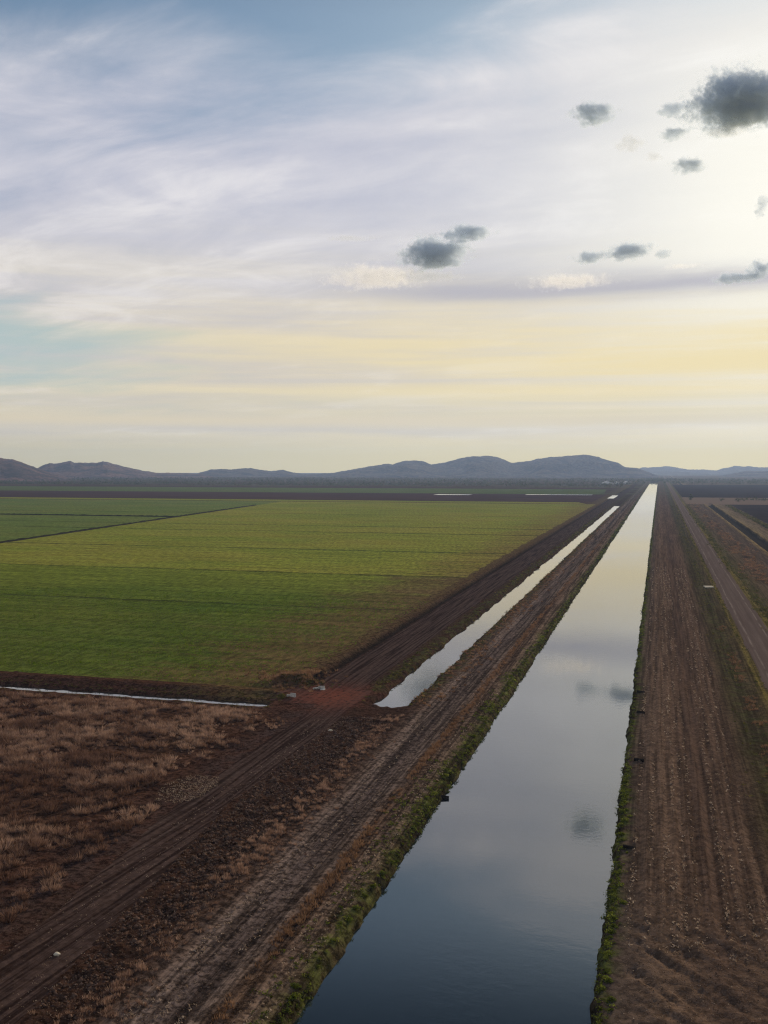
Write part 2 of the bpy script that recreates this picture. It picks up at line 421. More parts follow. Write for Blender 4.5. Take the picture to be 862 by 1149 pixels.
xs = list(np.arange(-62, 24, .22))
xs += [x for x in grow(24., .30, 1.018, 6500.)][0:]
xs += [x for x in grow(-62.22, -.24, 1.018, 6500.)]
xs = np.array(sorted(set(np.round(xs, 3))))
ys = list(np.arange(-300, 40, 20.)) + list(np.arange(40, 48, .5))
y, st = 48., .21
while y < 7000:
    ys.append(y); y += st; st *= 1.0044
    if y > 134: st = max(st, .0022 * y)
ys = np.array(ys)
X, Y = np.meshgrid(xs, ys)
Z = height(X, Y)
XC, YC = .25 * (X[:-1, :-1] + X[1:, :-1] + X[:-1, 1:] + X[1:, 1:]), .25 * (Y[:-1, :-1] + Y[1:, :-1] + Y[:-1, 1:] + Y[1:, 1:])
j = .5 * fbm(XC / 2.5, YC / 5., 201) + .35 * fbm(XC / .6, YC / 1.2, 202, 3)
ZN = np.zeros(XC.shape, int)                                   # 0: ground
DIAG = (-272., 351.), (-341., 800.)                            # farm ditch running across the crop
dg = DIAG[0][0] + (YC - DIAG[0][1]) * (DIAG[1][0] - DIAG[0][0]) / (DIAG[1][1] - DIAG[0][1])
crop = (XC < -55 + 2.2 * j) & (YC > 132.4 + .8 * j) & (YC < 905)
ZN[crop] = 2
ZN[crop & (YC < 283)] = 1
ZN[crop & (YC > 340) & (XC < dg)] = 3
ZN[(YC > 912) & (YC < 955) & (XC < -62 - (YC - 905) * .25)] = 2
ZN[(YC > 965) & (YC < 1245) & (XC < -62)] = 4
ZN[(YC > 1250) & (YC < 1560) & (XC < -66 - (YC - 1250) * .04)] = 5
ZN[(YC > 1580) & (YC < 1680) & (XC < -90)] = 4
ZN[(XC > 61 + 1.5 * j) & (YC > 560) & (YC < 930)] = 6
ZN[(XC > 25 + 2 * j) & (YC > 1150) & (YC < 2060)] = 6
ZN[(XC > 15.35 + .5 * j) & (XC < 21.15 + .5 * j)] = 7
tk = (np.abs(XC - track_centre(YC) + .5 * j) < 2.5) & (YC < 126 + j)
tk |= (XC > -48.6 + .7 * j) & (XC < -41.2 + .6 * j) & (YC > 125) & (YC < 2200)
tk |= (XC > -52 + 2 * j) & (XC < -39.5 + j) & (YC > 125.8) & (YC < 135)
ZN[tk] = 8
idx = np.arange(X.size).reshape(X.shape)
V = np.stack([X, Y, Z], -1).reshape(-1, 3)
Q = np.stack([idx[:-1, :-1], idx[:-1, 1:], idx[1:, 1:], idx[1:, :-1]], -1)
def sheet(name, zone, m, label, cat, sel=None):
    k = (ZN == zone) if sel is None else (ZN == zone) & sel
    f = Q[k]; u, inv = np.unique(f.ravel(), return_inverse=True)
    o = link(name, mesh_np(name, V[u], inv.reshape(-1, 4), True), m)
    return tag(o, label, cat, kind='structure')
sheet('ground', 0, M['soil'], 'dark brown bare soil and banks along the canal', 'ground')
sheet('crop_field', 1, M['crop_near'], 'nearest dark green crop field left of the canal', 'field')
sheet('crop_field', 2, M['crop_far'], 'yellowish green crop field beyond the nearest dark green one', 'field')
sheet('crop_field', 3, M['crop_side'], 'green crop field behind the slanting farm ditch at far left', 'field')
sheet('ploughed_field', 4, M['tilled_purple'], 'purplish brown ploughed strip beyond the green fields', 'field')
sheet('crop_field', 5, M['crop_distant'], 'distant dull green crop strip in front of the tree belt', 'field')
sheet('ploughed_field', 6, M['tilled_dark'], 'dark ploughed fields right of the road', 'field')
sheet('road', 7, M['road'], 'straight brownish grey gravel road right of the canal', 'road')
sheet('dirt_track', 8, M['track'], 'dark dirt farm track left of the canal with red crossing', 'track')

def strip(name, x0, x1, y0, y1, z, m, label, cat, nx=2, ny=40):
    xx, yy = np.linspace(x0, x1, nx), np.geomspace(y0, y1, ny)
    A, B = np.meshgrid(xx, yy); i = np.arange(A.size).reshape(A.shape)
    q = np.stack([i[:-1, :-1], i[:-1, 1:], i[1:, 1:], i[1:, :-1]], -1).reshape(-1, 4)
    return tag(link(name, mesh_np(name, np.stack([A, B, A * 0 + z], -1).reshape(-1, 3), q), m), label, cat, kind='structure')
strip('canal_water', -21.6, -2.2, 5., 2442., WATER, M['canal'], 'long straight main canal full of still water reflecting the sky', 'water')
strip('drain_water', -39.5, -31.0, 126., 895., WATER, M['drain'], 'narrow bright side drain left of the main canal', 'water')
strip('ditch_water', -400., -50.3, 121.2, 127.2, -.40, M['drain'], 'thin bright irrigation ditch crossing at left below the crop field', 'water')
strip('pond_water', -53.5, -46.5, 1075., 1200., .35, M['pond'], 'small bright pool at the far end of the side drain', 'water')
strip('pond_water', -265., -222., 1168., 1200., .35, M['pond'], 'slim bright pool in the purplish ploughed strip, further left', 'water')
strip('pond_water', -158., -78., 1204., 1226., .35, M['pond'], 'slim bright pool in the purplish ploughed strip, nearer the canal', 'water')

# farm ditch across the crop, and the one that joins it from the left: raised dark earth lines
def bund(name, a, b, w, h, label):
    a, b = Vector((*a, 0)), Vector((*b, 0)); n = 160; d = (b - a); side = Vector((-d.y, d.x, 0)).normalized()
    prof = [(-1, -.15), (-.55, .8), (-.1, 1.), (.3, .75), (1, -.15)]
    vs, fs = [], []
    for i in range(n + 1):
        p = a + d * (i / n); k = .75 + .5 * random.random()
        for s, q in prof: vs.append(p + side * (w * s + random.uniform(-.2, .2)) + Vector((0, 0, h * q * k)))
    m_ = len(prof)
    for i in range(n):
        for q in range(m_ - 1): fs.append((i * m_ + q, i * m_ + q + 1, (i + 1) * m_ + q + 1, (i + 1) * m_ + q))
    me = bpy.data.meshes.new(name); me.from_pydata(vs, [], fs)
    return tag(link(name, me, M['bank_dark']), label, 'earth bank', kind='structure')
bund('earth_bank', DIAG[0], DIAG[1], 1.5, .7, 'dark earth bank slanting across the far green fields')
bund('earth_bank', (-258., 330.), DIAG[0], 1.5, .7, 'dark earth bank slanting across the far green fields')
bund('earth_bank', (-600., 592.), (-309., 592.), 1.6, .7, 'dark earth bank joining the slanting one from the left')

# ------------------------------------------------------------------ plants
def blades(pos, n, hgt, spread, width, lean=.55, r=rng, tb=None):
    "n triangular blades at each place in pos; returns verts, faces, tint"
    N = len(pos) * n
    hs = np.repeat(np.broadcast_to(hgt, (len(pos),)), n) * r.uniform(.55, 1.1, N)
    sp = np.repeat(np.broadcast_to(spread, (len(pos),)), n)
    base = np.repeat(pos, n, 0)
    a = r.uniform(0, 2 * np.pi, N); rad = np.sqrt(r.uniform(0, 1, N)) * sp
    off = np.stack([np.cos(a) * rad, np.sin(a) * rad, np.zeros(N)], -1)
    b0 = base + off * .45
    tip = base + off * (1 + lean * r.uniform(.2, 1., N))[:, None] + np.stack([np.zeros(N), np.zeros(N), hs * (1 - .35 * (rad / np.maximum(sp, 1e-6)) ** 2)], -1)
    tip += r.normal(0, .06, (N, 3)) * hs[:, None]
    t = r.uniform(0, 2 * np.pi, N); w = (width * r.uniform(.6, 1.4, N))[:, None] * .5
    sd = np.stack([np.cos(t), np.sin(t), np.zeros(N)], -1) * w
    b0[:, 2] -= .05
    v = np.stack([b0 - sd, b0 + sd, tip + sd * .15], 1).reshape(-1, 3)
    f = np.arange(3 * N).reshape(-1, 3)
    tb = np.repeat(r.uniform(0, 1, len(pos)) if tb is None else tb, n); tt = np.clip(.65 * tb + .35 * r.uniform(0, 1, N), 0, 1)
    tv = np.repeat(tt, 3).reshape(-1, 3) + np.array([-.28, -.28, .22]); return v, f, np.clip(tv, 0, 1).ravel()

def leaves(pos, n, rad, size, r=rng, flat=.7, tb=None):
    "clumps of small quads spread through a dome"
    N = len(pos) * n
    d = r.normal(0, 1, (N, 3)); d /= np.linalg.norm(d, axis=1)[:, None]; d[:, 2] = np.abs(d[:, 2]) * flat
    rr = np.repeat(np.broadcast_to(rad, (len(pos),)), n)
    c = np.repeat(pos, n, 0) + d * (rr * r.uniform(.25, 1., N) ** .6)[:, None]
    e1 = r.normal(0, 1, (N, 3)); e1 /= np.linalg.norm(e1, axis=1)[:, None]
    e2 = np.cross(e1, r.normal(0, 1, (N, 3))); e2 /= np.linalg.norm(e2, axis=1)[:, None]
    s = (np.repeat(np.broadcast_to(size, (len(pos),)), n) * r.uniform(.6, 1.3, N))[:, None]
    v = np.stack([c - e1 * s, c + e2 * s * .45, c + e1 * s, c - e2 * s * .45], 1).reshape(-1, 3)
    tb = r.uniform(0, 1, len(pos)) if tb is None else tb
    tt = np.clip(.6 * np.repeat(tb, n) + .4 * r.uniform(0, 1, N), 0, 1)
    return v, np.arange(4 * N).reshape(-1, 4), np.repeat(tt, 4)

def scatter(x0, x1, y0, y1, n, r=rng):
    x, y = r.uniform(x0, x1, n), r.uniform(y0, y1, n)
    return x, y
def on_ground(x, y, dz=0.): return np.stack([x, y, height(x, y) + dz], -1)
def stuff(name, parts, m, label, cat):
    vs, fs, ts, k = [], [], [], 0
    for v, f, t in parts:
        vs.append(v); fs.append(f + k); ts.append(t); k += len(v)
    o = link(name, mesh_np(name, np.concatenate(vs), np.concatenate(fs), tint=np.concatenate(ts)), m)
    return tag(o, label, cat, kind='stuff')

# dry grass paddock at left
x, y = scatter(-112, -43.5, 44, 121., 26000)
den = fbm(x / 9., y / 9., 301) + .8 * fbm(x / 2.4, y / 2.4, 302) + .9 * sst(-x, 44.5, 53) - .5 + .35 * sst(y, 70, 100) + .75 * bump1(x, track_centre(y) - 5.2, 1.6) * sst(-y, -92, -80)
bare = ((np.abs(x + 45.2) < 3.6) & (y > 83) & (y < 93))
k = (rng.uniform(-.02, .84, len(x)) < den) & (y < 119.8) & (x < track_centre(y) - 3.6 + 1.2 * fbm(x / 3, y / 3, 303)) & ~bare
P = on_ground(x[k], y[k]); hh = .20 + .40 * np.clip(vnoise(P[:, 0] / 5., P[:, 1] / 5., 305) + rng.normal(0, .2, len(P)), 0, 1.2)
yq = rng.uniform(46, 122, 2600); xq = -31.4 - .018 * (yq - 50) + rng.normal(0, 1.15, 2600); kq = fbm(xq / 2.2, yq / 5., 307) + .3 * rng.normal(0, 1, 2600) > .12; PQ = on_ground(xq[kq], yq[kq])
kb = rng.uniform(0, 1, len(P)) < .19; PB = P[kb]; hb = .58 + .38 * rng.uniform(0, 1, len(PB))
TB = lambda q: np.clip(.5 + 1.1 * fbm(q[:, 0] / 5., q[:, 1] / 4., 308) + rng.normal(0, .22, len(q)), 0, 1)
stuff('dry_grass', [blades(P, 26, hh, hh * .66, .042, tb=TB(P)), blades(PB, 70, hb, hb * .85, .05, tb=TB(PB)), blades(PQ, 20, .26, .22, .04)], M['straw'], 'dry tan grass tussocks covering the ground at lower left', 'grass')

# rusty grass line on the canal bank, thin grass on verges
parts = []
n_ = 2600; y = 46 * (420 / 46.) ** rng.uniform(0, 1, n_); x = -24.1 + rng.normal(0, .28, n_) + .4 * fbm(0 * y, y / 12., 311)
k = fbm(0 * y, y / 7., 312) + .25 * rng.normal(0, 1, n_) > -.05
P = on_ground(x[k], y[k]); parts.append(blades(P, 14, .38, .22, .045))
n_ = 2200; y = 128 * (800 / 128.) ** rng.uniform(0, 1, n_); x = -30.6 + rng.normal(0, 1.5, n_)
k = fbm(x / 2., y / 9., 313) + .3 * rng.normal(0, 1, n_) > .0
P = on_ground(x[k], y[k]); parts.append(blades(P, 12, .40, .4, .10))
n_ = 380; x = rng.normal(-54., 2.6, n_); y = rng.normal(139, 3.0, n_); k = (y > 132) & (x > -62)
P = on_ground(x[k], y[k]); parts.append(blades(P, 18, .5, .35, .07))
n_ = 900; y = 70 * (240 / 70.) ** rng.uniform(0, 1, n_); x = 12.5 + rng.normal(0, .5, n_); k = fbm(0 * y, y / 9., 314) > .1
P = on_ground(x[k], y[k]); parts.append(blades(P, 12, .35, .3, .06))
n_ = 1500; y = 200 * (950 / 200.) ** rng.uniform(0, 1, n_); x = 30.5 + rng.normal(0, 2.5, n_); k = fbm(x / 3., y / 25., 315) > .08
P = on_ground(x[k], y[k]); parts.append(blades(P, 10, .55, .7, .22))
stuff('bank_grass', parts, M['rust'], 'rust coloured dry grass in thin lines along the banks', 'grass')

# green growth on the two edges of the canal, on drain edges and road verges
def edge_y(n, a, b): return a * (b / a) ** rng.uniform(0, 1, n)
parts = []
def fringe(n, a, b, xc, sx, rad, size, dens, seed, leafn=22):
    y = edge_y(n, a, b); x = xc + rng.normal(0, sx, n); k = fbm(x / 2., y / (6 + y * .03), seed) + .35 * rng.normal(0, 1, n) > dens
    x, y = x[k], y[k]; sc = (1 + y / 260.)
    return leaves(on_ground(x, y, -.02), leafn, rad * rng.uniform(.5, 1.3, len(x)) * np.minimum(sc, 2.), size * np.minimum(sc, 3.), flat=.8)
parts.append(fringe(1500, 95, 1500, -20.6, .30, .21, .065, .12, 321))
parts.append(fringe(800, 46, 120, -20.6, .36, .18, .05, .16, 322))
parts.append(fringe(1500, 95, 1500, -3.0, .20, .17, .05, -.08, 323))
parts.append(fringe(800, 52, 110, -2.9, .34, .20, .05, .0, 324))
parts.append(fringe(420, 46, 100, -22.2, .8, .2, .05, .25, 325))
parts.append(fringe(320, 84, 180, -21.6, .7, .28, .07, .2, 326))
stuff('bank_greenery', parts, M['green'], 'low green weeds fringing both edges of the main canal', 'weeds')
parts = [fringe(1100, 62, 900, 11.6, 1.3, .22, .065, .08, 331, 12), fringe(1500, 150, 900, 23.0, 1.0, .30, .09, .0, 332, 14),
         fringe(1200, 128, 850, -39.0, .8, .22, .075, .08, 333, 14), fringe(800, 128, 850, -32.0, .5, .22, .075, .08, 334, 14),
         fringe(700, 150, 900, 14.7, .3, .2, .07, .0, 335, 12), fringe(700, 380, 900, 57.5, 1., .5, .2, -.1, 336, 12),
         ]
stuff('verge_weeds', parts, M['weed'], 'straggly olive weeds on drain edges and road verges', 'weeds')
# fringe of weeds along the irrigation ditch
x = -50 - 70 * rng.uniform(0, 1, 420) ** 1.1; y = rng.choice([122.1, 125.9, 127.2], 420) + rng.normal(0, .35, 420)
v1 = leaves(on_ground(x, y, -.05), 16, .28, .07)
x, y = rng.normal(-51.5, 2.0, 130), rng.normal(137.0, 1.3, 130); v2 = leaves(on_ground(x, y, -.05), 20, .35, .09)
x = rng.normal(-50.8, .6, 60); y = rng.normal(127.6, .6, 60); v3 = leaves(on_ground(x, y, -.05), 14, .3, .08)
stuff('ditch_weeds', [v1, v2, v3], M['weed'], 'dull weeds dotted along the irrigation ditch at left', 'weeds')
# standing crop in the nearest field
x, y = scatter(-230, -53, 133, 230, 52000); k = (x > -y * .82) & (rng.uniform(0, 1, len(x)) < .95 - .5 * sst(x, -75, -53)) & (np.sin(y * 2 * np.pi / .9 + .5 * fbm(x / 20, y / 3, 5)) > -.5) & (fbm(x / 14., y / 2.2, 341) + .8 * fbm(x / 3., y / .8, 343) > -.12)
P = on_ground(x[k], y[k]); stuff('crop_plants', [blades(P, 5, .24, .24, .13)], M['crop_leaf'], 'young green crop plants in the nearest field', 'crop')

# clods and straw chips on worked soil
def clods(pos, size):
    base = np.array([[1, 0, 0], [0, 1, 0], [-1, 0, 0], [0, -1, 0], [0, 0, .8], [0, 0, -.6]], float)
    fc = np.array([[0, 1, 4], [1, 2, 4], [2, 3, 4], [3, 0, 4], [1, 0, 5], [2, 1, 5], [3, 2, 5], [0, 3, 5]])
    N = len(pos); s = (size * rng.lognormal(0, .4, N))[:, None, None]; a = rng.uniform(0, 6.28, N); ca, sa = np.cos(a), np.sin(a)
    b = base[None] * rng.uniform(.6, 1.4, (N, 6, 1)) * s
    b = np.stack([b[..., 0] * ca[:, None] - b[..., 1] * sa[:, None], b[..., 0] * sa[:, None] + b[..., 1] * ca[:, None], b[..., 2]], -1)
    v = (pos[:, None] + b).reshape(-1, 3); f = (fc[None] + 6 * np.arange(N)[:, None, None]).reshape(-1, 3)
    return v, f, np.repeat(rng.uniform(0, 1, N), 6)
parts = []
x, y = scatter(-41.5, -31.5, 45, 120, 13000); k = (fbm(x / 3., y / 3., 351) > -.35) & (x > track_centre(y) + 2.6); parts.append(clods(on_ground(x[k], y[k], -.01), .095))
x, y = scatter(-1.8, 9., 56, 150, 11000); parts.append(clods(on_ground(x, y, -.01), .028))
x, y = scatter(-29.5, -21., 45, 130, 6000); parts.append(clods(on_ground(x, y, -.01), .038))
stuff('soil_clods', parts, M['clod'], 'broken brown soil clods on the worked banks', 'soil')
parts = []
y = edge_y(5200, 55, 330); row = rng.choice([-1.5, -.3, .9, 1.6, 2.3, 3.1, 5.2, 6.0, 6.9, 7.8], 5200); x = row + rng.normal(0, .12, 5200) + .25 * fbm(0 * y + 2, y / 12., 361)
k = (fbm(row * 3.1, y / 6., 362) + .35 * rng.normal(0, 1, len(y)) > .0) & (y > 66)
parts.append(leaves(on_ground(x[k], y[k], .04), 3, .14, .068 * (1 + y[k] / 260.), flat=.5))
y = edge_y(3800, 45, 150); row = rng.choice([-29.2, -28.6, -27.6, -26.2, -22.8, -22.1, -21.5], 3800); x = row + rng.normal(0, .12, 3800) + .3 * fbm(0 * y, y / 14., 363)
k = fbm(row * 2.7, y / 5., 364) + .35 * rng.normal(0, 1, len(y)) > .2
parts.append(leaves(on_ground(x[k], y[k], .04), 3, .14, .07, flat=.5))
x, y = scatter(-2, 9.5, 54, 78, 900); parts.append(leaves(on_ground(x, y, .02), 2, .12, .04, flat=.2))
x, y = scatter(-42, -31, 45, 118, 1300); parts.append(leaves(on_ground(x, y, .05), 3, .14, .04, flat=.4))
x, y = scatter(-47.8, -42.6, 84, 92.5, 800); k = (np.abs(x + 45.1) + .4 * np.abs(y - 88.3) < 3.1); parts.append(leaves(on_ground(x[k], y[k], .03), 4, .2, .045, flat=.2))
stuff('straw_litter', parts, M['chip'], 'pale straw bits scattered in lines on the worked soil', 'straw')

# ---- individual tussocks and bank plants
def tuft_mesh(i, n, h, sp):
    r = np.random.default_rng(500 + i)
    cs = np.concatenate([[[0, 0, 0]], r.normal(0, sp * .45, (3, 3)) * [1, 1, 0]])
    v, f, t = blades(cs, n, h * r.uniform(.75, 1.05, 4), sp * .7, .05, r=r)
    return mesh_np('tussock', v, f, tint=np.clip(.35 + .65 * t, 0, 1))
tm = [tuft_mesh(i, 26, .55, .42) for i in range(6)]
for q in tm: q.materials.append(M['straw'])
i = 0
for q in range(400):
    yy = random.uniform(50, 121); w = float(fbm(np.array(yy / 8.), np.array(3.), 371))
    if w < -.12 + random.gauss(0, .12): continue
    xx = -31.6 - .018 * (yy - 50) + random.gauss(0, .6 + .9 * max(0, w))
    o = link('grass_tussock', tm[i % 6]); s = random.uniform(.4, 1.05)
    o.location = (xx, yy, float(height(xx, yy)) - .02); o.rotation_euler.z = random.uniform(0, 6.28); o.scale = (s, s, s * random.uniform(.85, 1.15))
    tag(o, 'straw coloured dry grass tussock in the line beside the gravel strip of the left bank', 'grass tussock', 'dry grass tussocks along the left bank')
    i += 1
    if i >= 150: break
def bush_mesh(i, n, rad, size):
    r = np.random.default_rng(700 + i); cs = np.concatenate([[[0, 0, 0]], r.normal(0, rad * .3, (4, 3)) * [1, 1, .1]])
    v, f, t = leaves(cs, n, rad * r.uniform(.5, .9, 5), size, r=r, flat=.9)
    me = mesh_np('bank_plant', v, f, tint=np.clip(.25 + .8 * t, 0, 1)); me.materials.append(M['green'])
    return me
bm_ = [bush_mesh(i, 46, .42, .075) for i in range(6)]
def plants(n, xc, sx, y0, y1, s0, s1, label, group):
    for q in range(n):
        yy = y0 + (y1 - y0) * (q + random.random()) / n; xx = xc + random.gauss(0, sx); s = random.uniform(s0, s1)
        o = link('bank_plant', bm_[random.randrange(6)]); o.location = (xx, yy, float(height(xx, yy)) - .03)
        o.rotation_euler.z = random.uniform(0, 6.28); o.scale = (s, s * random.uniform(.9, 1.4), s)
        tag(o, label, 'plant', group)
plants(38, -20.75, .3, 50, 118, .4, 1.0, 'bright green leafy plant at the left water edge of the main canal', 'green plants on the left canal edge')
plants(40, -2.85, .25, 58, 96, .4, 1.0, 'bushy green plant at the right water edge of the main canal', 'green plants on the right canal edge')

# ------------------------------------------------------------------ trees and shrubs far away
def tree_np(pos, h, r=rng, n=26):
    N = len(pos); crown = pos.copy(); crown[:, 2] += h * .28
    v1, f1, t1 = leaves(crown, n, h * .48, h * .17, r=r, flat=1.2)
    return v1, f1, t1
def wood(x0, x1, y0, y1, n, h0, h1, dens, seed):
    x, y = scatter(x0, x1, y0, y1, n); k = fbm(x / 220., y / 120., seed) + .3 * rng.normal(0, 1, n) > dens
    x, y = x[k], y[k]; return tree_np(np.stack([x, y, 0 * x], -1), rng.uniform(h0, h1, len(x)), n=16)
parts = [wood(-1900, -60, 1690, 2000, 3200, 3.5, 7, -.3, 401), wood(-2300, -30, 2000, 3000, 4200, 4, 8, -.3, 402), wood(8, 700, 2080, 3000, 2200, 4, 7, -.3, 403),
         wood(-30, 8, 2460, 3000, 250, 4, 7, -.6, 404)]
stuff('woodland', parts, M['tree_leaf'], 'belt of low grey green bush between the farmland and the hills', 'woodland')
def shrub(x, y, h, label, group=None, leafm='tree_leaf', name='shrub', wide=1.):
    e = link(name, None); e.location = (x, y, float(height(x, y))); tag(e, label, name, group)
    r = np.random.default_rng(int(x * 31 + y))
    cs = np.concatenate([[[0, 0, h * .45]], r.normal(0, h * .22, (7, 3)) * [wide, wide, 1] + [0, 0, h * .45]])
    v, f, t = leaves(cs, 60, h * .34, h * .075, r=r, flat=1.); v = v[:, :]
    link('crown', mesh_np('crown', v, f, tint=t), M[leafm], e)
    bm = bmesh.new(); bmesh.ops.create_cone(bm, cap_ends=True, segments=8, radius1=h * .035, radius2=h * .018, depth=h * .6)
    bmesh.ops.translate(bm, vec=(0, 0, h * .27), verts=bm.verts)
    me = bpy.data.meshes.new('trunk'); bm.to_mesh(me); bm.free(); link('trunk', me, M['bark'], e)
shrub(31.5, 1060, 5.2, 'dark lone tree beside the far end of the road at right', name='tree')
for k, (px, h) in enumerate([(809, 3.0), (826, 3.6), (831, 2.8), (838, 3.8), (846, 3.2), (851, 4.0), (858, 3.4)]):
    xx, yy = at(px, 562.5, 0)
    shrub(xx, yy + random.uniform(-12, 12), h, 'low green shrub in the row beyond the drain at far right', 'green shrubs in a row at far right', wide=2.4)

# ------------------------------------------------------------------ small built things
def box(bm, sx, sy, sz, loc=(0, 0, 0), rz=0., jit=0.):
    r_ = bmesh.ops.create_cube(bm, size=1.)['verts']
    for v in r_:
        v.co = Vector((v.co.x * sx, v.co.y * sy, v.co.z * sz)) + Vector([random.uniform(-jit, jit) for _ in range(3)])
        c, s = math.cos(rz), math.sin(rz); v.co = Vector((v.co.x * c - v.co.y * s, v.co.x * s + v.co.y * c, v.co.z)) + Vector(loc)
def obj(name, bm, m, parent=None, bev=0.):
    if bev: bmesh.ops.bevel(bm, geom=list(bm.edges), offset=bev, segments=2, affect='EDGES')
    me = bpy.data.meshes.new(name); bm.to_mesh(me); bm.free(); return link(name, me, m, parent)
def empty(name, loc, rz=0.):
    e = link(name, None); e.location = loc; e.rotation_euler.z = rz; return e

def pipe(loc, length, rad, rz, label, group=None):
    "short corrugated pipe with an open bore, half sunk in the bank"
    bm = bmesh.new(); n, seg = 20, 14; rings = []
    for i in range(seg + 1):
        q = rad * (1.08 if i % 2 else .98)
        rings.append([bm.verts.new((-length / 2 + length * i / seg, q * math.cos(2 * math.pi * k / n), q * math.sin(2 * math.pi * k / n))) for k in range(n)])
    for i in range(2):
        xx = (-length / 2, length / 2)[i]
        rings.insert(0 if i == 0 else len(rings), [bm.verts.new((xx, rad * .84 * math.cos(2 * math.pi * k / n), rad * .84 * math.sin(2 * math.pi * k / n))) for k in range(n)])
    rings.append([bm.verts.new((-length / 2 + .02, rad * .84 * math.cos(2 * math.pi * k / n), rad * .84 * math.sin(2 * math.pi * k / n))) for k in range(n)])
    for a, b in zip(rings[:-1], rings[1:]):
        for k in range(n): bm.faces.new((a[k], a[(k + 1) % n], b[(k + 1) % n], b[k]))
    o = obj('drain_pipe', bm, M['pipe']); o.location = loc; o.rotation_euler = (0, R(6), rz); tag(o, label, 'pipe', group)
lab = ['farthest dark pipe stub on the right canal bank', 'second farthest dark pipe stub on the right canal bank',
       'second nearest dark pipe stub on the right canal bank', 'nearest dark pipe stub on the right canal bank']
for (px, py), l in zip([(719, 777), (719, 800), (717, 854), (706, 953)], lab):
    x, y = at(px, py, .1); pipe((x, y, float(height(x, y)) + .06), 1.05, .17, R(random.uniform(-8, 8)), l)
x, y = at(501, 894, -.4); pipe((x - .15, y, float(height(x - .3, y)) + .12), .75, .24, R(4), 'thick dark pipe stub at the left water edge of the canal')

# culvert under the crossing
x, y = at(361, 770, .3)
e = empty('concrete_headwall', (x, y, float(height(x, y)) + .05), R(12)); tag(e, 'white concrete headwall in the spoil heap beyond the red crossing', 'headwall')
bm = bmesh.new(); box(bm, 1.0, .16, .5, (0, 0, .14), 0, .07); obj('wall', bm, M['concrete'], e, .02)
bm = bmesh.new(); box(bm, .8, .14, .28, (-.82, -.22, .02), R(28), .07); obj('wing_wall', bm, M['concrete'], e, .02)
bm = bmesh.new(); box(bm, .7, .6, .10, (.2, -.5, -.03), R(-6), .05); obj('apron', bm, M['concrete'], e, .02)
x, y = at(329, 782, .1)
e = empty('concrete_headwall', (x, y, float(height(x, y)) + .25), R(-14)); tag(e, 'small grey headwall at the end of the irrigation ditch', 'headwall')
bm = bmesh.new(); box(bm, .85, .16, .5, (0, 0, .1), 0, .05); obj('wall', bm, M['concrete'], e, .02)
bm = bmesh.new(); box(bm, .5, .14, .3, (-.72, -.1, -.02), R(35), .04); obj('wing_wall', bm, M['concrete'], e, .02)
# pale slab beside the road
x, y = at(795.5, 658, .1)
e = empty('concrete_slab', (x, y, float(height(x, y)) + .12), R(8)); tag(e, 'pale concrete slab lying on the verge left of the road', 'slab')
bm = bmesh.new(); box(bm, 2.3, 3.2, .2, (0, 0, 0), 0, .06); obj('slab', bm, M['stone'], e, .03)
bm = bmesh.new(); box(bm, 2.0, .3, .32, (.1, -1.9, .02), R(5), .05); obj('kerb', bm, M['stone'], e, .03)
# two pale stones
for (px, py), s, l in [((371, 820), .22, 'small yellowish stone beside the dirt track below the red crossing'), ((64, 1070), .20, 'small pale stone beside the dirt track at lower left')]:
    x, y = at(px, py); bm = bmesh.new(); bmesh.ops.create_icosphere(bm, subdivisions=2, radius=s)
    for v in bm.verts: v.co = Vector((v.co.x * 1.2, v.co.y * .9, v.co.z * .65)) * random.uniform(.85, 1.15)
    o = obj('stone', bm, M['stone']); o.location = (x, y, float(height(x, y)) + .06); tag(o, l, 'stone')

def shed(px, py, w, d, h, label):
    x, y = at(px, py, 0); e = empty('farm_shed', (x, y, 0.), R(8)); tag(e, label, 'shed')
    bm = bmesh.new(); box(bm, w, d, h, (0, 0, h / 2)); obj('wall', bm, M['shed_wall'], e)
    bm = bmesh.new(); rz = h + w * .2
    A = [bm.verts.new(q) for q in [(-w * .54, -d * .53, h - .02), (0, -d * .53, rz), (w * .54, -d * .53, h - .02), (-w * .54, d * .53, h - .02), (0, d * .53, rz), (w * .54, d * .53, h - .02)]]
    for q in [(0, 1, 2), (5, 4, 3), (0, 3, 4, 1), (1, 4, 5, 2), (0, 2, 5, 3)]: bm.faces.new([A[k] for k in q])
    obj('roof', bm, M['shed_roof'], e)
    bm = bmesh.new(); box(bm, w * .4, .12, h * .75, (0, -d / 2 - .05, h * .375)); obj('door', bm, M['shed_door'], e)
shed(692.5, 543.2, 9.0, 14, 3.6, 'left of two white gabled sheds at the foot of the hills')
shed(703, 543., 10.5, 16, 3.6, 'right of two white gabled sheds at the foot of the hills')
shed(681, 543.4, 26, 8, 1.8, 'long low pale shed left of the two white gabled sheds')

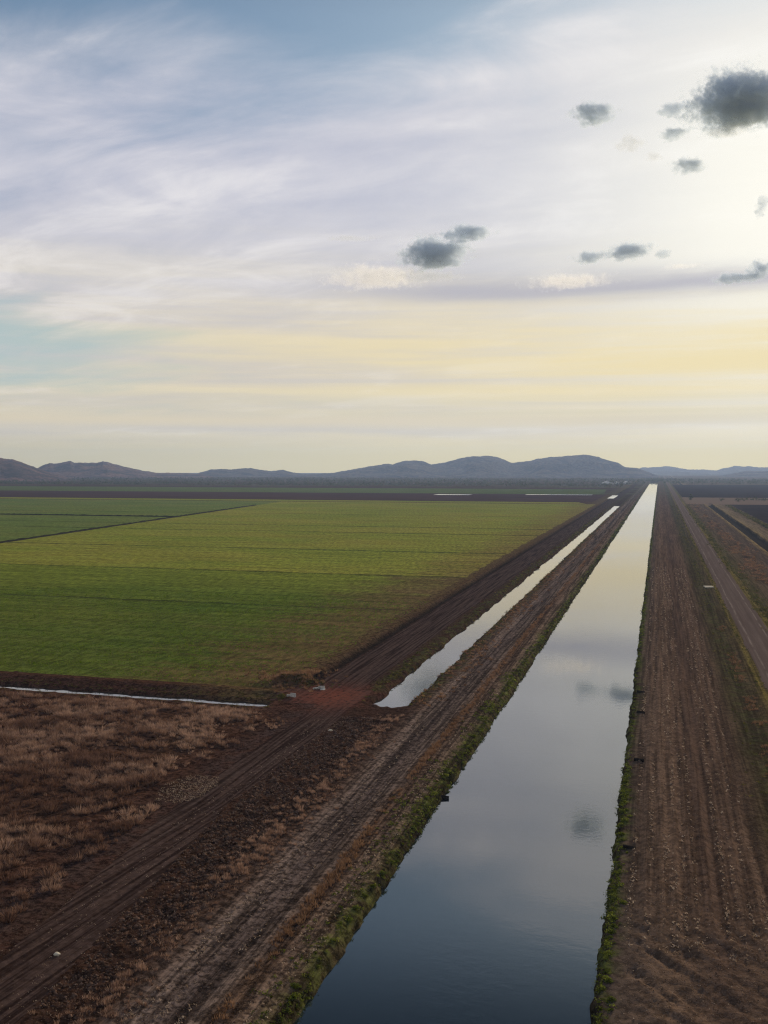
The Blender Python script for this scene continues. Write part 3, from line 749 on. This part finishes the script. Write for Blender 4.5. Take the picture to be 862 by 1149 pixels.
# ------------------------------------------------------------------ hills
def hill(name, prof, dist, depth, m, label, seed, foot=541.5, n=260, mrows=46):
    "a range with real depth: its crest heights surveyed at the given distance, spurs and gullies by noise"
    px = np.linspace(prof[0][0], prof[-1][0], n); py = np.interp(px, [p[0] for p in prof], [p[1] for p in prof])
    rgh = fbm(px / 7., px * 0, seed) * .7 + fbm(px / 2.4, px * 0, seed + 9) * .35
    edge = np.minimum(sst(px, px[0], px[0] + 16), sst(-px, -px[-1], -px[-1] + 16))
    out = np.zeros((mrows, n, 3))
    for i in range(n):
        d = ray(px[i], py[i] + rgh[i] * edge[i]); hl = math.hypot(d.x, d.y)
        ux, uy = d.x / hl, d.y / hl; top = max(CAMZ + dist * d.z / hl, 0.)
        for k in range(mrows):
            s = -1. + 2. * k / (mrows - 1)                  # -1 front foot ... 0 crest ... 1 back foot
            out[k, i] = (ux * (dist + s * depth), uy * (dist + s * depth), top)
    s = np.linspace(-1, 1, mrows)[:, None]
    A, B = out[..., 0], out[..., 1]
    g = 1 - np.abs(fbm(A / 260., B / 420., seed + 3, 5)) * 1.0
    shape = np.clip(1 - np.abs(s) ** 1.0, 0, 1) ** .95
    side = 4 * shape * (1 - shape)
    out[..., 2] = out[..., 2] * np.clip(shape + side * (g - .75) * 1.0, 0, 1.0) - 1.5
    idx = np.arange(n * mrows).reshape(mrows, n); q = np.stack([idx[:-1, :-1], idx[:-1, 1:], idx[1:, 1:], idx[1:, :-1]], -1).reshape(-1, 4)
    tag(link(name, mesh_np(name, out.reshape(-1, 3), q, True), m), label, 'hills', kind='structure')
hill('hills', [(-150, 520), (-90, 512), (-40, 510), (0, 512.5), (10, 514), (20, 516), (32, 521), (45, 526), (60, 531), (78, 536), (100, 541)], 3300, 700, M['hill_red'], 'reddish brown hill at the far left edge', 1)
hill('hills', [(20, 532), (38, 527), (48, 521.5), (56, 519), (66, 519), (72, 517.5), (79, 516), (84, 518), (108, 518.5), (116, 516.5), (122, 518), (135, 522), (146, 524.5), (160, 527.5), (178, 530), (205, 530.5), (225, 531), (240, 534), (250, 541)], 4200, 850, M['hill_red'], 'rugged brown range second from the left', 2)
hill('hills', [(205, 541), (215, 534), (225, 529.5), (235, 526.5), (245, 526), (270, 525.5), (282, 524.5), (292, 526.5), (304, 528), (318, 526.5), (328, 529.5), (340, 531.5), (350, 531.5), (358, 531), (372, 535), (385, 541)], 4700, 800, M['hill_olive'], 'low bluish range left of the middle', 3)
hill('hills', [(335, 541), (350, 534), (362, 530.5), (375, 530), (388, 528), (402, 524.5), (420, 521.5), (436, 519), (440, 520), (450, 517), (462, 516), (475, 516.5), (484, 521), (500, 518.5), (518, 513), (532, 511), (545, 510.5), (556, 511.5), (566, 515), (574, 518.5), (588, 517.5), (604, 514), (620, 511.8), (642, 510.5), (655, 509), (668, 510.5), (680, 515), (694, 519), (702, 524), (716, 525), (724, 528), (735, 532), (746, 537), (755, 541)], 4500, 900, M['hill_olive'], 'long domed blue grey range in the middle', 4)
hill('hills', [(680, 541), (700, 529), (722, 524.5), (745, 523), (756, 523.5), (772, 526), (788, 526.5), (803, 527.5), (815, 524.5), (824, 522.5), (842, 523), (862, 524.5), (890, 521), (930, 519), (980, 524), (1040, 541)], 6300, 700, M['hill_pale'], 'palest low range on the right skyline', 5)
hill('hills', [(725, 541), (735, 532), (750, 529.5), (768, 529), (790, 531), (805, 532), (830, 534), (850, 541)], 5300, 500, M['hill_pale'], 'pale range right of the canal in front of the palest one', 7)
hill('hills', [(790, 541), (806, 534), (820, 531), (832, 529), (842, 527.5), (856, 528.5), (880, 526), (920, 523), (960, 530), (1000, 541)], 4700, 700, M['hill_olive'], 'dark rounded hill at the right edge', 6)

# ------------------------------------------------------------------ clouds: lumpy bodies of vapour some kilometres off
def m_cloud(name, dens, col, edge, size, fwd=.22):
    "vapour: dense core, edges eaten away by turbulence"
    m, n = mat(name)
    tc = n.new('ShaderNodeTexCoord'); ox, oy, oz = n.sep(S(n.nt, tc.outputs['Object'])); p = n.pos()
    wx = n.noise(p, .9 / size, 2., .5) - .5; wz = n.noise(n.vec(oy * 3. + 5., ox * 2.2, oz * 2.) , 1., 2., .5) - .5
    ox = ox + wx * 1.3; oz = oz + wz * 1.0 + wx * .5
    zz = oz.mx(0.) + oz.mn(0.) * 2.0
    r2 = (ox * ox + oy * oy * .7 + zz * zz).fn('SQRT')
    t = n.noise(p, 1.3 / size, 4., .55, .4) * .5 + n.noise(p, 3.6 / size, 6., .66, .4) * .5
    d = ((.66 - r2) * 1.5 + (t - .505) * 3.6).ss(edge[0], edge[1])
    v = n.new('ShaderNodeVolumePrincipled'); v.inputs['Color'].default_value = (*col, 1)
    n.put(v.inputs['Density'], d * dens); v.inputs['Anisotropy'].default_value = fwd
    n.out(S(n.nt, v.outputs[0]), 'Volume'); m.cycles.volume_step_rate = .35 if hasattr(m.cycles, 'volume_step_rate') else 1.
    return m
M['cloud_dark'] = m_cloud('cloud_dark', .022, (.68, .81, .98), (.02, .36), 58.)
M['cloud_grey'] = m_cloud('cloud_grey', .010, (.72, .80, .92), (.06, .60), 42.)
M['cloud_thin'] = m_cloud('cloud_thin', .0085, (.90, .94, 1.), (.12, .90), 44., .32)
def cloud(px, py, w, h, kind, label, seed, dist=5200.):
    d = ray(px, py); d.normalize(); c = Vector((0, 0, CAMZ)) + d * dist
    k = dist / FPX; q = 1.62 if w > 50 else 1.75; W, Hh = w * k / 2 * q, h * k / 2 * q
    bm = bmesh.new(); bmesh.ops.create_icosphere(bm, subdivisions=4, radius=1.)
    o = obj('cloud', bm, M[kind]); o.location = c; o.scale = (W, min(W, Hh * 2.2), Hh); o.rotation_euler.z = math.atan2(-d.x, d.y)
    return tag(o, label, 'cloud')
CL = [(489, 287, 66, 34, 'cloud_dark', 'dark slate cloud left of centre, larger of the touching pair'), (524, 263, 42, 17, 'cloud_dark', 'small dark cloud touching the upper right of the left of centre one'),
      (425, 312, 112, 30, 'cloud_thin', 'pale ragged cloud bank below left of the dark slate cloud'), (482, 311, 72, 12, 'cloud_grey', 'thin grey shelf of cloud right under the dark slate cloud'),
      (396, 268, 54, 7, 'cloud_grey', 'faint thin wisp above the pale ragged cloud bank'), (666, 129, 40, 20, 'cloud_dark', 'dark cloud farthest left among the upper right ones'),
      (755, 124, 24, 13, 'cloud_dark', 'little grey cloud just left of the biggest dark cloud'), (758, 151, 28, 11, 'cloud_dark', 'little flat grey cloud below left of the biggest dark cloud'),
      (708, 162, 26, 18, 'cloud_grey', 'pale torn cloud between the two small grey upper ones'), (733, 176, 18, 10, 'cloud_grey', 'tiny pale wisp right of the pale torn cloud'),
      (773, 187, 29, 13, 'cloud_dark', 'small dark cloud lowest of the upper right cluster'), (836, 116, 96, 50, 'cloud_dark', 'biggest dark cloud at the upper right edge'),
      (819, 147, 36, 12, 'cloud_grey', 'grey shred hanging under the biggest dark cloud'), (855, 233, 12, 22, 'cloud_dark', 'small upright grey cloud at the right edge inside the glow'),
      (664, 290, 30, 12, 'cloud_dark', 'small dark cloud left in the low right row'), (706, 283, 40, 17, 'cloud_dark', 'wedge shaped dark cloud in the low right row'),
      (745, 286, 14, 9, 'cloud_dark', 'tiny round grey puff right of the wedge shaped cloud'), (764, 299, 58, 7, 'cloud_thin', 'thin pale streak of cloud below the tiny round puff'),
      (641, 316, 92, 20, 'cloud_thin', 'pale fluffy cloud below the low right row'), (826, 313, 42, 11, 'cloud_dark', 'flat dark cloud near the right edge low down'),
      (854, 304, 24, 20, 'cloud_dark', 'round dark cloud cut by the right edge low down')]
for k, c in enumerate(CL): cloud(*c, seed=900 + k)

# ------------------------------------------------------------------ haze over the plain
bm = bmesh.new(); box(bm, 13400, 7600, 190, (0, 3400, 91.))
o = obj('haze', bm, None); tag(o, 'thin blue haze over the whole plain', 'haze', kind='stuff')
m, n = mat('haze'); v = n.new('ShaderNodeVolumePrincipled'); v.inputs['Color'].default_value = (.38, .55, .92, 1)
v.inputs['Density'].default_value = 9e-5; v.inputs['Anisotropy'].default_value = .35
n.out(S(n.nt, v.outputs[0]), 'Volume'); o.data.materials.append(m)

# ------------------------------------------------------------------ sky and sun
w = bpy.data.worlds.new('World'); scene.world = w; w.use_nodes = True
n = NT(w.node_tree); nt = w.node_tree
STR = .1
tc = n.new('ShaderNodeTexCoord'); D = S(nt, tc.outputs['Generated']); dx, dy, dz = n.sep(D)
el = dz.mx(-.999).mn(.999).fn('ARCSINE') * (180 / math.pi); az = dx.fn('ARCTAN2', dy) * (180 / math.pi)
dot = (dx * SUN.x + dy * SUN.y + dz * SUN.z).mx(0.)
sky = n.new('ShaderNodeTexSky'); sky.sky_type = 'NISHITA'; sky.sun_disc = False
sky.sun_elevation = SUN_EL; sky.sun_rotation = SUN_AZ; sky.air_density = 1.0; sky.dust_density = 1.0; sky.ozone_density = 1.5
nish = S(nt, sky.outputs[0])
zz = dz.mx(0.) + .10
pu, pv = dx / zz, dy / zz
ca, sa = math.cos(R(-13)), math.sin(R(-13))
u, vv = pu * ca + pv * sa, pv * ca - pu * sa
n1 = n.noise(n.vec(u * .30, vv * .85, 0.), 1., 6., .5, .4)
n2 = n.noise(n.vec(u * .85 + 7., vv * 1.7, 1.3), 1., 6., .54, .5)
n3 = n.noise(n.vec(u * 2.0 + 3., vv * 3.2, 4.), 1., 6., .58, .6)
low = n.noise(n.vec(az * .035, el * .75, 2.), 1., 6., .6, .3)
lowb = n.noise(n.vec(az * .012, el * 1.2, 6.), 1., 5., .6, .2)
def cl(c, k=1.): return tuple(q * k / STR for q in c)
glow = dot.pw(34.); glow2 = dot.pw(120.)
# veil of high cloud, thinner towards the top and at lower left; unseen overhead part added as ground fill
cover = (n1 * .8 + n2 * .40 + glow * .30 - el.ss(20., 30.) * .42 + el.ss(23., 13.) * .24 + (n3 - .5) * .5 - el.ss(24.5, 31.) * (az.ss(0., -16.) * .40 + .30) + el.ss(42., 56.) * 1.1
         - az.gauss(-38., 10.) * el.gauss(6.8, 2.6) * (low * 1.6 - .25) * 1.0 - az.gauss(-18., 8.) * el.gauss(25., 3.0) * .20 - az.gauss(-37., 6.) * el.gauss(26., 3.) * .10).ss(.30, .78)
veil = n.mix((n2 * .5 + n3 * .3 + n1 * .2).ss(.34, .66), cl((.355, .368, .455)), cl((.585, .565, .585)))
veil = n.mix(el.ss(16., 5.) * .85, veil, n.mix(low.ss(.36, .66), cl((.47, .43, .41)), cl((.64, .56, .40))))
veil = n.mix((glow * 1.0).sat(), veil, cl((.72, .70, .63)))
base = n.mixop('ADD', 1., n.mixop('MULTIPLY', 1., nish, (.38, .46, .52)), cl((.045, .062, .078)))
base = n.mix(el.ss(15., 6.) * az.ss(-15., -30.), base, cl((.30, .40, .44)))
base = n.mixop('MULTIPLY', el.ss(24., 31.) * el.ss(56., 44.), base, (.17, .21, .26))  # unseen sky above the view darkened to deepen the near canal reflection
c = n.mix(cover * .95, base, veil)
# brighter filaments
c = n.mix((n3 * .5 + n2 * .5).ss(.50, .66) * cover * .5, c, n.mix(glow, cl((.66, .64, .64)), cl((.80, .80, .78))))
# yellow lower sky, greyer right above the horizon
yl = el.gauss(6., 3.6) * az.ss(-40., 0., .2, .9) * low.ss(.30, .62, .35, 1.)
c = n.mix(yl * .88, c, cl((.665, .54, .255)))
c = n.mix(el.gauss(3.3, 1.1) * lowb.ss(.34, .66) * .5, c, cl((.50, .455, .31)))
c = n.mix(el.gauss(2.75, .38) * az.ss(10., -14., .35, .9), c, cl((.58, .50, .35)))
c = n.mix(el.ss(2.6, .6) * .9, c, n.mix(az.ss(-36., 5.), cl((.56, .465, .20)), cl((.68, .535, .17))))
# sunlight spreading in the cloud around the hidden sun
hot = dot.pw(170.) * .9 * n3.ss(.25, .65, .75, 1.05)
c = n.mix((hot * el.ss(8.6, 11.8)).sat(), c, cl((.78, .755, .675)))
# grey layer under the glow
bd = (el + (n3 - .5) * .9 + (low - .5) * .5).gauss(10.15, .62) * az.ss(-21., -11.) * .9
c = n.mix(bd * .92, c, cl((.34, .335, .385)))
bgn = n.new('ShaderNodeBackground'); n.put(bgn.inputs[0], c); bgn.inputs[1].default_value = STR * .88
wo = n.new('ShaderNodeOutputWorld'); nt.links.new(bgn.outputs[0], wo.inputs[0])
w.cycles.sampling_method = 'MANUAL'; w.cycles.sample_map_resolution = 512

sl = bpy.data.lights.new('sun', 'SUN'); sl.energy = 3.2; sl.angle = R(3.0); sl.color = (1., .80, .56)
so = bpy.data.objects.new('sun', sl); COL.objects.link(so); so.rotation_euler = SUN.to_track_quat('Z', 'Y').to_euler()

cam = bpy.data.cameras.new('camera'); co = bpy.data.objects.new('camera', cam); COL.objects.link(co)
cam.sensor_fit = 'VERTICAL'; cam.sensor_height = 24.; cam.lens = 24. * FPX / IMH; cam.clip_start = .5; cam.clip_end = 30000.
co.location = (0, 0, CAMZ); co.rotation_euler = (R(90) - PITCH, 0, YAW); scene.camera = co

scene.render.engine = 'CYCLES'
cy = scene.cycles
cy.use_denoising = True; cy.denoising_prefilter = 'NONE'; cy.filter_width = 1.2; cy.max_bounces = 5; cy.diffuse_bounces = 2; cy.glossy_bounces = 3; cy.transparent_max_bounces = 8; cy.volume_bounces = 2
vs = scene.view_settings; vs.view_transform = 'Standard'; vs.look = 'None'; vs.exposure = .60; vs.gamma = 1.; vs.use_curve_mapping = False
